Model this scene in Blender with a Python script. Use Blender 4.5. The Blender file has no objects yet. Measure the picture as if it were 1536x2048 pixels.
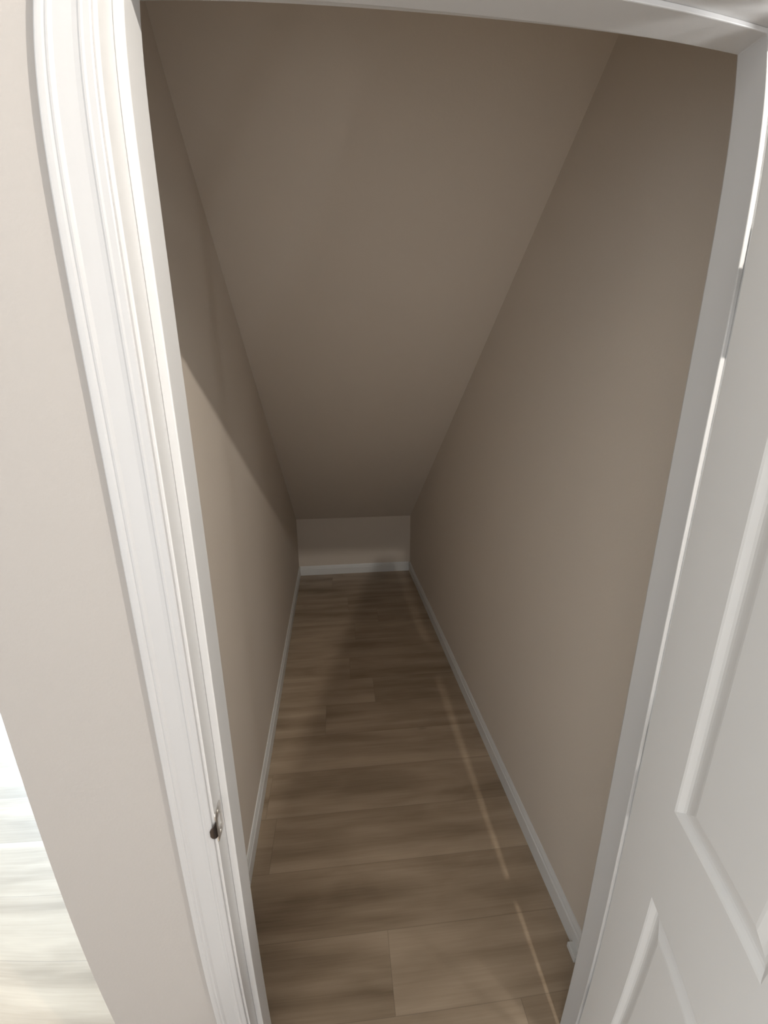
import bpy, bmesh, math
from mathutils import Matrix, Vector
from math import radians as RAD, sin, cos, pi

# ---------------------------------------------------------------- camera
S = bpy.context.scene
col = S.collection
CAM = (0.0, -0.5232, 1.6324)
PITCH, YAW, ROLL = RAD(-16.270), RAD(-5.753), RAD(-0.278)
K1, K2, K3, K4 = 0.051966, -0.00021782, -3.5104658e-05, 7.6292543e-07   # wide phone lens, radians per mm^n
cd = bpy.data.cameras.new('camera')
cam = bpy.data.objects.new('camera', cd); col.objects.link(cam); S.camera = cam
cd.type = 'PANO'
cd.sensor_fit = 'HORIZONTAL'; cd.sensor_width = 36.0; cd.sensor_height = 48.0
for tgt in (cd, getattr(cd, 'cycles', None)):
    if tgt is None: continue
    try:
        tgt.panorama_type = 'FISHEYE_LENS_POLYNOMIAL'
        tgt.fisheye_fov = RAD(175)
        tgt.fisheye_polynomial_k0 = 0.0
        tgt.fisheye_polynomial_k1 = -K1; tgt.fisheye_polynomial_k2 = -K2
        tgt.fisheye_polynomial_k3 = -K3; tgt.fisheye_polynomial_k4 = -K4
    except Exception as e:
        print('cam', e)
F = Vector((0, cos(PITCH), sin(PITCH))); U = Vector((0, -sin(PITCH), cos(PITCH))); R = Vector((1, 0, 0))
Rz = Matrix.Rotation(YAW, 3, 'Z'); F = Rz @ F; U = Rz @ U; R = Rz @ R
R2 = R*cos(ROLL) + U*sin(ROLL); U2 = -R*sin(ROLL) + U*cos(ROLL)
cam.matrix_world = Matrix.Translation(CAM) @ Matrix((R2, U2, -F)).transposed().to_4x4()
cd.clip_start = 0.01

# ---------------------------------------------------------------- light and exposure
LAMP = (0.528, -0.63, 2.447)
LAMP_W = 55.0
DAY_W = 570.0
HALL_W = 8.0
SIDE_W = 104.0
WORLD = 1.04
S.view_settings.view_transform = 'Standard'; S.view_settings.look = 'None'
S.view_settings.exposure = 0.25; S.view_settings.gamma = 1.0
try: S.view_settings.use_curve_mapping = False
except Exception: pass
w = bpy.data.worlds.new('world'); S.world = w; w.use_nodes = True
bg = w.node_tree.nodes['Background']; bg.inputs[0].default_value = (1.0, 0.985, 0.965, 1); bg.inputs[1].default_value = WORLD

def area(name, loc, target, sx, sy, power, color):
    l = bpy.data.lights.new(name, 'AREA'); l.shape = 'RECTANGLE'; l.size = sx; l.size_y = sy
    l.energy = power; l.color = color
    o = bpy.data.objects.new(name, l); col.objects.link(o); o.location = loc
    o.rotation_euler = (Vector(target) - Vector(loc)).to_track_quat('-Z', 'Y').to_euler()
    return o

# ---------------------------------------------------------------- geometry numbers (metres)
XL, XR = -0.2167, 0.5383          # jamb faces
TW = 0.1111                       # wall / jamb depth
ZH = 2.0636                       # head jamb underside
W = 0.0065                        # door stop thickness
SB = 0.1020                       # door stop back
XC = -0.4741                      # outside corner of the partition
XO = -0.2748                      # casing outer edge
WL, WR, CA = -0.3594, 0.6676, -0.02056   # closet side walls (at y = 0) and their lean in x per y
YB, ZB, SL = 3.0621, 0.5383, 0.7635      # back wall, height of slope there, slope
CEIL = 2.47
BB, BT = 0.088, 0.012             # baseboard height, thickness
HX1 = 1.75; HY0 = -2.6            # hall extents

# ---------------------------------------------------------------- materials
def mat(name):
    m = bpy.data.materials.new(name); m.use_nodes = True
    return m, m.node_tree.nodes, m.node_tree.links, m.node_tree.nodes['Principled BSDF']

def paint(name, rgb, rough, bump=0.0, scale=180.0):
    m, n, l, b = mat(name)
    tc = n.new('ShaderNodeTexCoord')
    nz = n.new('ShaderNodeTexNoise'); nz.inputs['Scale'].default_value = 2.2; nz.inputs['Detail'].default_value = 3
    l.new(tc.outputs['Object'], nz.inputs['Vector'])
    mx = n.new('ShaderNodeMix'); mx.data_type = 'RGBA'
    mx.inputs[6].default_value = (*[c*0.985 for c in rgb], 1); mx.inputs[7].default_value = (*[min(1, c*1.015) for c in rgb], 1)
    l.new(nz.outputs['Fac'], mx.inputs[0]); l.new(mx.outputs[2], b.inputs['Base Color'])
    b.inputs['Roughness'].default_value = rough
    if bump:
        n2 = n.new('ShaderNodeTexNoise'); n2.inputs['Scale'].default_value = scale; n2.inputs['Detail'].default_value = 2
        l.new(tc.outputs['Object'], n2.inputs['Vector'])
        bp = n.new('ShaderNodeBump'); bp.inputs['Strength'].default_value = bump; bp.inputs['Distance'].default_value = 0.001
        l.new(n2.outputs['Fac'], bp.inputs['Height']); l.new(bp.outputs['Normal'], b.inputs['Normal'])
    return m

M_WALL = paint('beige_wall_paint', (0.68, 0.607, 0.528), 0.85, 0.25)
M_HALL = paint('wall_paint_dimmed', (0.43, 0.405, 0.388), 0.85, 0.25)  # same wall paint, darkened to offset the strong light in the hall
M_CEIL = paint('ceiling_paint', (0.80, 0.79, 0.76), 0.9)
M_TRIM = paint('white_semigloss_trim', (0.64, 0.64, 0.645), 0.35)
M_CASING = paint('white_trim_dimmed', (0.50, 0.50, 0.51), 0.3)  # trim white darkened in colour to hold back overexposure on the casing
M_BASE = paint('white_baseboard_paint', (0.74, 0.74, 0.73), 0.4)
M_DOOR = paint('white_door_paint', (0.80, 0.80, 0.80), 0.4)
M_GLASSWHITE, n, l, b = mat('frosted_lamp_glass'); b.inputs['Base Color'].default_value = (1, .98, .94, 1)
b.inputs['Emission Color'].default_value = (1, .93, .82, 1); b.inputs['Emission Strength'].default_value = 0.0

def metal(name, rgb, rough):
    m, n, l, b = mat(name); b.inputs['Metallic'].default_value = 1; b.inputs['Roughness'].default_value = rough
    tc = n.new('ShaderNodeTexCoord'); nz = n.new('ShaderNodeTexNoise'); nz.inputs['Scale'].default_value = 400
    l.new(tc.outputs['Object'], nz.inputs['Vector'])
    mx = n.new('ShaderNodeMix'); mx.data_type = 'RGBA'
    mx.inputs[6].default_value = (*[c*.9 for c in rgb], 1); mx.inputs[7].default_value = (*rgb, 1)
    l.new(nz.outputs['Fac'], mx.inputs[0]); l.new(mx.outputs[2], b.inputs['Base Color'])
    return m
M_STEEL = metal('satin_nickel', (0.72, 0.70, 0.67), 0.34)
M_DARK = metal('nickel_dark_reflection', (0.10, 0.085, 0.08), 0.35)  # strike lip: its dark reflection is put into the metal colour

def laminate():
    m, n, l, b = mat('oak_laminate_planks')
    def N(t, **kw):
        x = n.new(t)
        for k, v in kw.items(): setattr(x, k, v)
        return x
    def math_(op, a, bb=None):
        x = N('ShaderNodeMath', operation=op)
        for i, v in enumerate((a, bb)):
            if v is None: continue
            if isinstance(v, (int, float)): x.inputs[i].default_value = v
            else: l.new(v, x.inputs[i])
        return x.outputs[0]
    tc = N('ShaderNodeTexCoord'); sp = N('ShaderNodeSeparateXYZ'); l.new(tc.outputs['Object'], sp.inputs[0])
    X, Y = sp.outputs[0], sp.outputs[1]
    PW = 0.2008; PL = 1.5
    row_f = math_('DIVIDE', math_('SUBTRACT', Y, 0.1712), PW)
    row = math_('FLOOR', row_f); fy = math_('SUBTRACT', row_f, row)
    # stagger of the plank end joints
    off = math_('ADD', math_('MULTIPLY', row, 0.1985), math_('MULTIPLY', math_('MULTIPLY', row, row), 0.5515))
    xf = math_('DIVIDE', math_('SUBTRACT', math_('SUBTRACT', X, 0.095), off), PL)
    ci = math_('FLOOR', xf); fx = math_('SUBTRACT', xf, ci)
    idv = N('ShaderNodeCombineXYZ'); l.new(row, idv.inputs[0]); l.new(ci, idv.inputs[1])
    wn = N('ShaderNodeTexWhiteNoise', noise_dimensions='3D'); l.new(idv.outputs[0], wn.inputs['Vector'])
    rnd = wn.outputs['Value']
    # grain coordinates: stretched along x, shifted per plank
    def grain(sx, sy, detail, rough, dist=0.0, shift=37.0):
        cx = math_('ADD', math_('MULTIPLY', X, sx), math_('MULTIPLY', rnd, shift))
        cy = math_('ADD', math_('MULTIPLY', Y, sy), math_('MULTIPLY', rnd, shift*1.7))
        c = N('ShaderNodeCombineXYZ'); l.new(cx, c.inputs[0]); l.new(cy, c.inputs[1])
        z = N('ShaderNodeTexNoise'); z.inputs['Scale'].default_value = 1; z.inputs['Detail'].default_value = detail
        z.inputs['Roughness'].default_value = rough; z.inputs['Distortion'].default_value = dist
        l.new(c.outputs[0], z.inputs['Vector']); return z.outputs['Fac']
    broad = grain(1.0, 9.5, 3, .5, .5)
    fine = grain(5.0, 160.0, 4, .6, .3)
    blot = grain(3.0, 9.0, 2, .5, .8, 91.0)
    cr = N('ShaderNodeValToRGB'); e = cr.color_ramp
    e.elements[0].position = 0.30; e.elements[0].color = (0.185, 0.130, 0.080, 1)
    e.elements[1].position = 0.70; e.elements[1].color = (0.52, 0.41, 0.300, 1)
    x = e.elements.new(0.5); x.color = (0.37, 0.282, 0.198, 1)
    v = math_('ADD', math_('MULTIPLY', broad, 0.62), math_('MULTIPLY', fine, 0.14))
    v = math_('ADD', v, math_('MULTIPLY', blot, 0.22))
    v = math_('ADD', v, math_('MULTIPLY', math_('SUBTRACT', rnd, 0.5), 0.05))
    v = math_('ADD', v, 0.012)
    l.new(v, cr.inputs[0])
    # knots
    vk = N('ShaderNodeTexVoronoi'); vk.inputs['Scale'].default_value = 1
    cx = math_('MULTIPLY', X, 2.1); cy = math_('MULTIPLY', Y, 5.0)
    c = N('ShaderNodeCombineXYZ'); l.new(cx, c.inputs[0]); l.new(cy, c.inputs[1]); l.new(c.outputs[0], vk.inputs['Vector'])
    kn = N('ShaderNodeMapRange'); kn.inputs[1].default_value = 0.015; kn.inputs[2].default_value = 0.07
    kn.inputs[3].default_value = 0.72; kn.inputs[4].default_value = 1.0; l.new(vk.outputs['Distance'], kn.inputs[0])
    # seams
    def seam(f, size):
        d = math_('MINIMUM', f, math_('SUBTRACT', 1.0, f))
        mr = N('ShaderNodeMapRange'); mr.inputs[1].default_value = 0.0; mr.inputs[2].default_value = 0.0018/size
        mr.inputs[3].default_value = 0.70; mr.inputs[4].default_value = 1.0; l.new(d, mr.inputs[0]); return mr.outputs[0]
    s = math_('MINIMUM', seam(fy, PW), seam(fx, PL))
    tot = math_('MULTIPLY', s, kn.outputs[0])
    mu = N('ShaderNodeVectorMath', operation='SCALE'); l.new(cr.outputs[0], mu.inputs[0]); l.new(tot, mu.inputs['Scale'])
    l.new(mu.outputs[0], b.inputs['Base Color'])
    b.inputs['Roughness'].default_value = 0.38
    b.inputs['Coat Weight'].default_value = 0.35; b.inputs['Coat Roughness'].default_value = 0.22
    bp = N('ShaderNodeBump'); bp.inputs['Strength'].default_value = 0.25; bp.inputs['Distance'].default_value = 0.0008
    hh = math_('ADD', math_('MULTIPLY', fine, 0.5), math_('MULTIPLY', s, 1.2))
    l.new(hh, bp.inputs['Height']); l.new(bp.outputs['Normal'], b.inputs['Normal'])
    return m
M_FLOOR = laminate()

# ---------------------------------------------------------------- mesh helpers
def obj(name, bm, m, parent=None, smooth=False, bevel=0.0):
    bmesh.ops.recalc_face_normals(bm, faces=bm.faces)
    me = bpy.data.meshes.new(name); bm.to_mesh(me); bm.free()
    if smooth:
        for p in me.polygons: p.use_smooth = True
    me.materials.append(m)
    o = bpy.data.objects.new(name, me); col.objects.link(o)
    if parent: o.parent = parent
    if bevel:
        md = o.modifiers.new('bevel', 'BEVEL'); md.width = bevel; md.segments = 2; md.limit_method = 'ANGLE'
    return o

def box(bm, x0, x1, y0, y1, z0, z1):
    v = [bm.verts.new(p) for p in ((x0,y0,z0),(x1,y0,z0),(x1,y1,z0),(x0,y1,z0),(x0,y0,z1),(x1,y0,z1),(x1,y1,z1),(x0,y1,z1))]
    for f in ((0,3,2,1),(4,5,6,7),(0,1,5,4),(1,2,6,5),(2,3,7,6),(3,0,4,7)): bm.faces.new([v[i] for i in f])

def prism(bm, poly, z0, z1):
    """poly: list of (x,y); extruded in z (z may be a callable)"""
    f0 = (lambda p: z0) if not callable(z0) else z0
    f1 = (lambda p: z1) if not callable(z1) else z1
    a = [bm.verts.new((p[0], p[1], f0(p))) for p in poly]; b_ = [bm.verts.new((p[0], p[1], f1(p))) for p in poly]
    n_ = len(poly)
    bm.faces.new(a[::-1]); bm.faces.new(b_)
    for i in range(n_): bm.faces.new((a[i], a[(i+1) % n_], b_[(i+1) % n_], b_[i]))

def loft(bm, rings, closed=True, caps=True):
    R_ = [[bm.verts.new(p) for p in r] for r in rings]
    for A, B in zip(R_[:-1], R_[1:]):
        m_ = len(A)
        for i in range(m_ if closed else m_-1):
            j = (i+1) % m_; bm.faces.new((A[i], A[j], B[j], B[i]))
    if caps: bm.faces.new(R_[0][::-1]); bm.faces.new(R_[-1])

def cyl(bm, c, axis, r, h, seg=24, r2=None):
    axis = Vector(axis).normalized(); u = axis.orthogonal().normalized(); v = axis.cross(u)
    r2 = r if r2 is None else r2; c = Vector(c)
    rings = []
    for t, rr in ((0, r), (h, r2)):
        rings.append([c + axis*t + (u*cos(2*pi*i/seg) + v*sin(2*pi*i/seg))*rr for i in range(seg)])
    loft(bm, rings)

def struct(o, label=None, cat=None):
    o['kind'] = 'structure'
    if label: o['label'] = label; o['category'] = cat
    return o

# ---------------------------------------------------------------- floor
FX0, FX1, FY0, FY1 = -4.2, HX1+0.1, HY0-0.1, 4.3
bm = bmesh.new(); box(bm, FX0, FX1, FY0, FY1, -0.03, 0.0)
struct(obj('floor', bm, M_FLOOR), 'grey brown oak laminate plank floor running through hall and closet', 'floor')

# ---------------------------------------------------------------- walls
JT = 0.018
def wx(base, y): return base + CA*y
# front wall of the closet (faces the hall) with the door opening cut out, one mesh
bm = bmesh.new()
box(bm, XC, XL-JT, 0, TW, 0, CEIL)
box(bm, XR+JT, HX1, 0, TW, 0, CEIL)
box(bm, XL-JT, XR+JT, 0, TW, ZH+JT, CEIL)
bmesh.ops.remove_doubles(bm, verts=bm.verts, dist=1e-5)
struct(obj('wall_front', bm, M_HALL), 'beige painted wall holding the closet doorway', 'wall')
# partition on the left: closet side leans with CA, room side starts at the outside corner
bm = bmesh.new()
prism(bm, [(XC, TW), (WL+CA*TW, TW), (wx(WL, YB+.1), YB+.1), (wx(WL, YB+.1)-0.115, YB+.1)], 0, CEIL)
pw = struct(obj('wall_left', bm, M_WALL), 'long beige left side wall of the closet with a slanting patch of lamplight', 'wall')
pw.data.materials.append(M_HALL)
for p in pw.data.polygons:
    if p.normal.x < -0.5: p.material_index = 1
bm = bmesh.new()
prism(bm, [(WR+CA*TW, TW), (WR+CA*TW+0.115, TW), (wx(WR, YB+.1)+.115, YB+.1), (wx(WR, YB+.1), YB+.1)], 0, CEIL)
struct(obj('wall_right', bm, M_WALL), 'long beige right side wall of the closet behind the open door', 'wall')
bm = bmesh.new()
prism(bm, [(wx(WL, YB), YB), (wx(WR, YB), YB), (wx(WR, YB+.1), YB+.1), (wx(WL, YB+.1), YB+.1)], 0, ZB+.3)
struct(obj('wall_back', bm, M_WALL), 'low beige end wall where the sloping ceiling comes down', 'wall')
# sloping soffit of the stairs and the flat strip above the door, one ceiling
bm = bmesh.new()
ytop = YB - (CEIL-ZB)/SL
prof = [(TW, CEIL), (ytop, CEIL), (YB, ZB), (YB, ZB+.12), (ytop+.05, CEIL+.12), (TW, CEIL+.12)]
loft(bm, [[(wx(WL, y), y, z) for y, z in prof], [(wx(WR, y), y, z) for y, z in prof]])
struct(obj('ceiling_slope', bm, M_WALL), 'beige sloping closet ceiling under the stairs', 'ceiling')
# hall shell: ceiling, right wall, wall behind the viewer; open towards the bright room on the left
bm = bmesh.new(); box(bm, FX0, HX1+.1, HY0-.1, TW, CEIL, CEIL+.1); box(bm, FX0, XC-.02, TW, FY1, CEIL, CEIL+.1)
struct(obj('ceiling', bm, M_CEIL), 'flat white hall ceiling in front of the closet', 'ceiling')
RY0, RY1, RZ0, RZ1 = -2.0, -0.6, 0.7, 2.2
bm = bmesh.new()
box(bm, HX1, HX1+.1, HY0, RY0, 0, CEIL); box(bm, HX1, HX1+.1, RY1, TW, 0, CEIL)
box(bm, HX1, HX1+.1, RY0, RY1, 0, RZ0); box(bm, HX1, HX1+.1, RY0, RY1, RZ1, CEIL)
bmesh.ops.remove_doubles(bm, verts=bm.verts, dist=1e-5)
struct(obj('wall_hall_right', bm, M_HALL), 'beige hall wall to the right of the open door', 'wall')
bm = bmesh.new()
for y0, y1 in ((RY0, RY0+.06), (RY1-.06, RY1), ((RY0+RY1)/2-.03, (RY0+RY1)/2+.03)): box(bm, HX1, HX1+.08, y0, y1, RZ0, RZ1)
box(bm, HX1, HX1+.08, RY0+.06, RY1-.06, RZ0, RZ0+.06); box(bm, HX1, HX1+.08, RY0+.06, RY1-.06, RZ1-.06, RZ1)
struct(obj('fill_window_3', bm, M_TRIM), 'added white framed window holding the fill light right of the open door', 'window')
area('side_fill', (HX1+.12, (RY0+RY1)/2, (RZ0+RZ1)/2), (0, (RY0+RY1)/2+.6, 1.1), RY1-RY0-.1, RZ1-RZ0-.1, SIDE_W, (1, .99, .97))  # added fill light, brightens the left closet wall from an unseen window
# wall behind the viewer with a wide window opening added for fill light
BX0, BX1, BZ0, BZ1 = -1.5, 1.0, 0.25, 2.2
bm = bmesh.new()
box(bm, FX0, BX0, HY0-.1, HY0, 0, CEIL); box(bm, BX1, HX1+.1, HY0-.1, HY0, 0, CEIL)
box(bm, BX0, BX1, HY0-.1, HY0, 0, BZ0); box(bm, BX0, BX1, HY0-.1, HY0, BZ1, CEIL)
bmesh.ops.remove_doubles(bm, verts=bm.verts, dist=1e-5)
struct(obj('wall_hall_back', bm, M_HALL), 'beige hall wall opposite the closet door', 'wall')
bm = bmesh.new()
for x0, x1 in ((BX0, BX0+.06), (BX1-.06, BX1), ((BX0+BX1)/2-.03, (BX0+BX1)/2+.03)): box(bm, x0, x1, HY0-.08, HY0, BZ0, BZ1)
box(bm, BX0+.06, BX1-.06, HY0-.08, HY0, BZ0, BZ0+.06); box(bm, BX0+.06, BX1-.06, HY0-.08, HY0, BZ1-.06, BZ1)
struct(obj('fill_window_2', bm, M_TRIM), 'added wide white framed window holding the fill light opposite the closet', 'window')
area('hall_fill', ((BX0+BX1)/2, HY0-.12, (BZ0+BZ1)/2), ((BX0+BX1)/2, 0, (BZ0+BZ1)/2), BX1-BX0-.1, BZ1-BZ0-.1, HALL_W, (1.0, .97, .93))  # added fill light behind the viewer, sends more light into the closet

# ---------------------------------------------------------------- baseboards
BP = [(0, 0), (BT, 0), (BT, .060), (BT-.002, .064), (BT-.0035, .066), (BT-.0035, .073), (BT-.006, .080), (BT-.0085, BB-.001), (0, BB)]
def baseboard(name, a, b_, nrm, label):
    """profile swept from a to b on a wall face, projecting along nrm"""
    bm = bmesh.new(); nrm = Vector((*nrm, 0)).normalized()
    loft(bm, [[Vector((*p, 0)) + nrm*t + Vector((0, 0, z)) for t, z in BP] for p in (a, b_)])
    return struct(obj(name, bm, M_BASE), label, 'baseboard')
baseboard('baseboard_left', (wx(WL, TW), TW), (wx(WL, YB), YB), (1, 0), 'white moulded baseboard along the left closet wall')
br = baseboard('baseboard_right', (wx(WR, TW), TW), (wx(WR, YB), YB), (-1, 0), 'white moulded baseboard along the right closet wall')
bm = bmesh.new(); box(bm, .633, wx(WR, .25), .228, .272, 0, .022)
obj('baseboard_return', bm, M_BASE, br, bevel=.003)
baseboard('baseboard_back', (wx(WL, YB)+BT, YB), (wx(WR, YB)-BT, YB), (0, -1), 'short white baseboard on the low end wall of the closet')
baseboard('baseboard_front_left', (XC, 0), (XO-.001, 0), (0, -1), 'white baseboard on the narrow hall wall left of the door casing')
baseboard('baseboard_front_right', (XR+.066, 0), (HX1, 0), (0, -1), 'white baseboard on the hall wall right of the door casing')
baseboard('baseboard_stub_left', (wx(WL, TW)+BT, TW), (XL-JT, TW), (0, 1), 'white baseboard on the stub wall just inside the closet, latch side')
baseboard('baseboard_stub_right', (XR+JT, TW), (wx(WR, TW)-BT, TW), (0, 1), 'white baseboard on the stub wall just inside the closet, hinge side')

# ---------------------------------------------------------------- door frame: jamb (with stops) and casing
def frame_run(bm, section, x0, x1, zt):
    """section: (offset outward from the opening, y). Sweeps up the left leg, across and down the right with mitred corners."""
    rings = []
    rings.append([(x0-o, y, 0) for o, y in section])
    rings.append([(x0-o, y, zt+o) for o, y in section])
    rings.append([(x1+o, y, zt+o) for o, y in section])
    rings.append([(x1+o, y, 0) for o, y in section])
    loft(bm, rings)
bm = bmesh.new()
frame_run(bm, [(0, 0), (0, TW), (JT, TW), (JT, 0)], XL, XR, ZH)
jamb = struct(obj('trim_1', bm, M_TRIM, bevel=.0012), 'white painted door jamb lining the closet doorway', 'door frame')
bm = bmesh.new()
WL_, WR_, SL_, SR_ = 0.012, 0.0072, 0.0355, 0.0490      # the stop is a little thicker on the latch side
sec = lambda w_, y_: [(-w_, y_), (-w_, SB if y_ > .04 else SB-.0163), (0, SB if y_ > .04 else SB-.0163), (0, y_)]
loft(bm, [[(XL-o, y, 0) for o, y in sec(WL_, SL_)], [(XL-o, y, ZH+o) for o, y in sec(WL_, SL_)],
          [(XR+o, y, ZH+o) for o, y in sec(WR_, SR_)], [(XR+o, y, 0) for o, y in sec(WR_, SR_)]])
obj('door_stop', bm, M_TRIM, jamb, bevel=.0015)
RV = 0.004
CW = (XL-RV) - XO
# colonial casing: thick outer back band, cove, shallow field, small bead, thin inner lip
CP = [(o, y*0.62) for o, y in [(0, 0), (0, -.0085), (.0015, -.0100), (.0075, -.0105), (.0095, -.0120), (.0115, -.0118), (.0135, -.0100), (.0185, -.0095),
      (.0250, -.0105), (.0320, -.0118), (.0365, -.0125), (.0385, -.0145), (.0405, -.0160), (.0425, -.0158), (.0440, -.0148),
      (.0465, -.0165), (.0500, -.0172), (CW-.0015, -.0172), (CW, -.0158), (CW, 0)]]
bm = bmesh.new()
frame_run(bm, CP, XL-RV, XR+RV, ZH+RV)
struct(obj('trim_2', bm, M_CASING), 'white colonial moulded door casing around the closet doorway', 'door casing')

# ---------------------------------------------------------------- strike plate on the latch-side jamb
SZ = 0.966
def strike():
    bm = bmesh.new()
    T = 0.0016; x0 = XL + 0.0002
    ya, yb = -0.001, 0.0275; h = 0.0285
    hy0, hy1, hh = 0.0065, 0.0205, 0.0125
    seg = 24
    def rounded(y0, y1, hz, r, n_=6):
        pts = []
        for cy, cz, a0 in ((y1-r, hz-r, 0), (y0+r, hz-r, 90), (y0+r, -hz+r, 180), (y1-r, -hz+r, 270)):
            for i in range(n_+1):
                a = RAD(a0 + 90*i/n_); pts.append((cy + r*cos(a), cz + r*sin(a)))
        return pts
    o_ = rounded(ya, yb, h, .004); i_ = rounded(hy0, hy1, hh, .0035)
    ring = lambda P, x: [bm.verts.new((x, y, SZ+z)) for y, z in P]
    A, B, C_, D = ring(o_, x0), ring(o_, x0+T), ring(i_, x0+T), ring(i_, x0)
    n_ = len(A)
    for P, Q in ((A, B), (B, C_), (C_, D), (D, A)):
        for k in range(n_): bm.faces.new((P[k], P[(k+1) % n_], Q[(k+1) % n_], Q[k]))
    plate = obj('strike_plate', bm, M_STEEL, jamb)
    plate['label'] = 'satin nickel strike plate'
    # curved lip wrapping round the jamb edge onto the casing
    bm = bmesh.new(); rows = []
    for k in range(9):
        a = RAD(k*11); r = .0075
        y = ya - r*sin(a); x = x0 + T - (r - r*cos(a))
        hz = .0145*math.sqrt(max(.12, 1-(k/8.6)**2))
        rows.append([(x, y, SZ-hz), (x, y, SZ+hz), (x-T, y, SZ+hz), (x-T, y, SZ-hz)])
    loft(bm, rows)
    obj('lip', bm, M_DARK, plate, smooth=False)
    bm = bmesh.new(); box(bm, x0-.0001, x0+.0004, hy0+.0005, hy1-.0005, SZ-hh+.001, SZ+hh-.001)
    obj('latch_hole', bm, M_TRIM, plate)
    for s_ in (-1, 1):
        bm = bmesh.new(); cyl(bm, (x0+T-.0002, .0135, SZ+s_*.0205), (1, 0, 0), .0036, .0007, 20)
        box(bm, x0+T+.0004, x0+T+.0007, .0108, .0162, SZ+s_*.0205-.0004, SZ+s_*.0205+.0004)
        obj('screw', bm, M_STEEL, plate)
strike()

# ---------------------------------------------------------------- door leaf, hinged on the right, swung into the hall
DANG = 76.0
DWID, DT = 0.748, 0.0338
DZ0, DZ1 = 0.010, 2.055
PIN = Vector((XR+0.003, -0.0105, 0)); GAP, BACK = 0.006, 0.0175
door = bpy.data.objects.new('door_1', None); col.objects.link(door)
struct(door, 'white six panel door standing open into the hall on the right', 'door')
door.location = PIN; door.rotation_euler = (0, 0, RAD(DANG))
# local frame: leaf runs along -x from the pin, hall face at y=+BACK, closet face at y=BACK+DT
def leaf():
    bm = bmesh.new()
    y_out, y_in = BACK, BACK+DT
    XA, XB = -GAP, -GAP-DWID
    pan_s = [(.102, .311), (.437, .646)]
    pan_z = [(.225, .860), (1.040, 1.690), (1.790, 1.958)]
    # ring profile of a moulded panel: (inset, depth)
    RP = [(0, 0), (.003, .0012), (.010, .0058), (.0135, .0072), (.018, .0072), (.024, .0058), (.036, .0020), (.040, .0014)]
    for side in (0, 1):
        yy = y_in if side == 0 else y_out; sg = -1 if side == 0 else 1
        ss = sorted({0, DWID, *[v for p in pan_s for v in p]}); zz = sorted({DZ0, DZ1, *[v for p in pan_z for v in p]})
        P = lambda s_, z, d=0: bm.verts.new((XA-s_, yy+sg*d, z))
        for i in range(len(ss)-1):
            for j in range(len(zz)-1):
                s0, s1, z0, z1 = ss[i], ss[i+1], zz[j], zz[j+1]
                if (s0, s1) in pan_s and (z0, z1) in pan_z:
                    rings = [[P(s0+o, z0+o, d), P(s1-o, z0+o, d), P(s1-o, z1-o, d), P(s0+o, z1-o, d)] for o, d in RP]
                    for A, B in zip(rings[:-1], rings[1:]):
                        for k in range(4): bm.faces.new((A[k], A[(k+1) % 4], B[(k+1) % 4], B[k]))
                    bm.faces.new(rings[-1])
                else:
                    bm.faces.new((P(s0, z0), P(s1, z0), P(s1, z1), P(s0, z1)))
    for q in (((XA, DZ0), (XA, DZ1)), ((XB, DZ0), (XB, DZ1)), ((XA, DZ0), (XB, DZ0)), ((XA, DZ1), (XB, DZ1))):
        (xa, za), (xb, zb) = q
        bm.faces.new([bm.verts.new(p) for p in ((xa, y_out, za), (xb, y_out, zb), (xb, y_in, zb), (xa, y_in, za))])
    bmesh.ops.remove_doubles(bm, verts=bm.verts, dist=2e-5)
    return obj('door_leaf', bm, M_DOOR, door)
leaf()
def hinge(zc):
    """three and a half inch butt hinge: knuckle on the pin, one leaf on the door edge, one on the jamb"""
    h = .0500
    bm = bmesh.new()
    for k in range(5):
        z0 = zc-h+k*2*h/5; cyl(bm, (0, 0, z0+.0004), (0, 0, 1), .0058, 2*h/5-.0008, 20)
    cyl(bm, (0, 0, zc-h-.004), (0, 0, 1), .0045, .004, 16, .0058); cyl(bm, (0, 0, zc+h), (0, 0, 1), .0062, .004, 16, .0040)
    hg = obj('hinge', bm, M_STEEL, door); hg['label'] = 'satin nickel butt hinge'
    bm = bmesh.new()
    box(bm, -GAP, -GAP+.0016, .0, BACK+.030, zc-h, zc+h); box(bm, -GAP, .0, -.0008, .0008, zc-h, zc+h)
    obj('door_plate', bm, M_STEEL, hg)
    # jamb plate, given in world axes then brought into the door frame
    bm = bmesh.new()
    box(bm, XR-.0016, XR, .0, .034, zc-h, zc+h); box(bm, XR-.0016, PIN.x, PIN.y-.0008, PIN.y+.0008, zc-h, zc+h)
    box(bm, XR-.0016, XR, PIN.y, .0, zc-h, zc+h)
    Mi = (Matrix.Translation(PIN) @ Matrix.Rotation(RAD(DANG), 4, 'Z')).inverted()
    bm.transform(Mi)
    obj('jamb_plate', bm, M_STEEL, hg)
for zc in (0.26, 1.03, 1.795): hinge(zc)
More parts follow.
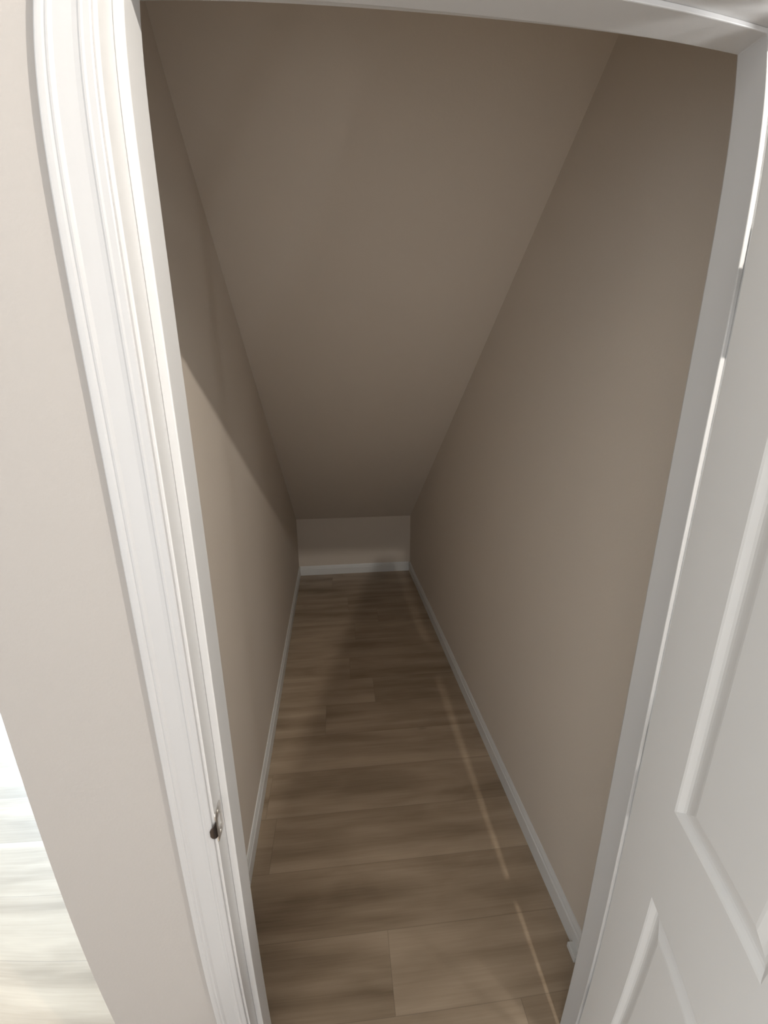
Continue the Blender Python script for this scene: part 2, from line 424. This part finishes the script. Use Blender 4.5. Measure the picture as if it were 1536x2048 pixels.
def knob():
    kx, kz = -GAP-DWID+.060, SZ
    for s_, y0 in ((1, BACK+DT), (-1, BACK)):
        prof = [(0, .030), (.003, .031), (.007, .024), (.010, .012), (.028, .011), (.034, .020), (.042, .0265), (.052, .0275), (.060, .022), (.064, .010), (.0645, .001)]
        bm = bmesh.new()
        loft(bm, [[(kx + r*cos(2*pi*i/28), y0 + s_*d, kz + r*sin(2*pi*i/28)) for i in range(28)] for d, r in prof])
        obj('door_knob', bm, M_STEEL, door, smooth=True)
knob()

# ---------------------------------------------------------------- ceiling lamp in the hall
lp = bpy.data.objects.new('ceiling_lamp', None); col.objects.link(lp); lp.location = (LAMP[0], LAMP[1], CEIL)
lp['label'] = 'small bare bulb fixture on the hall ceiling above the open door'; lp['category'] = 'lamp'
bm = bmesh.new(); cyl(bm, (0, 0, -.012), (0, 0, 1), .055, .012, 40); cyl(bm, (0, 0, -.016), (0, 0, 1), .02, .004, 24)
obj('lamp_base', bm, M_TRIM, lp)
pl = bpy.data.lights.new('lamp_light', 'POINT'); pl.energy = LAMP_W; pl.color = (1.0, .94, .85); pl.shadow_soft_size = .012
po = bpy.data.objects.new('lamp_light', pl); col.objects.link(po); po.location = LAMP

# ---------------------------------------------------------------- bright room beyond the corner: window wall with daylight
bm = bmesh.new()
WX0, WX1, WZ0, WZ1, WY = -3.9, -1.3, 0.5, 2.25, 4.2
box(bm, FX0, WX0, WY, WY+.1, 0, CEIL); box(bm, WX1, wx(WL, YB), WY, WY+.1, 0, CEIL)
box(bm, WX0, WX1, WY, WY+.1, 0, WZ0); box(bm, WX0, WX1, WY, WY+.1, WZ1, CEIL)
bmesh.ops.remove_doubles(bm, verts=bm.verts, dist=1e-5)
struct(obj('wall_window', bm, M_HALL), 'beige far wall of the bright room with a wide window', 'wall')
bm = bmesh.new()
for x0, x1 in ((WX0, WX0+.06), (WX1-.06, WX1), ((WX0+WX1)/2-.03, (WX0+WX1)/2+.03)): box(bm, x0, x1, WY, WY+.06, WZ0, WZ1)
box(bm, WX0+.06, WX1-.06, WY, WY+.06, WZ0, WZ0+.06); box(bm, WX0+.06, WX1-.06, WY, WY+.06, WZ1-.06, WZ1)
struct(obj('window_1', bm, M_TRIM), 'wide white framed window lighting the room on the left', 'window')
area('window_daylight', ((WX0+WX1)/2, WY+.12, (WZ0+WZ1)/2), ((WX0+WX1)/2, 0, 0.6), WX1-WX0-.1, WZ1-WZ0-.1, DAY_W, (.58, .79, 1.0))
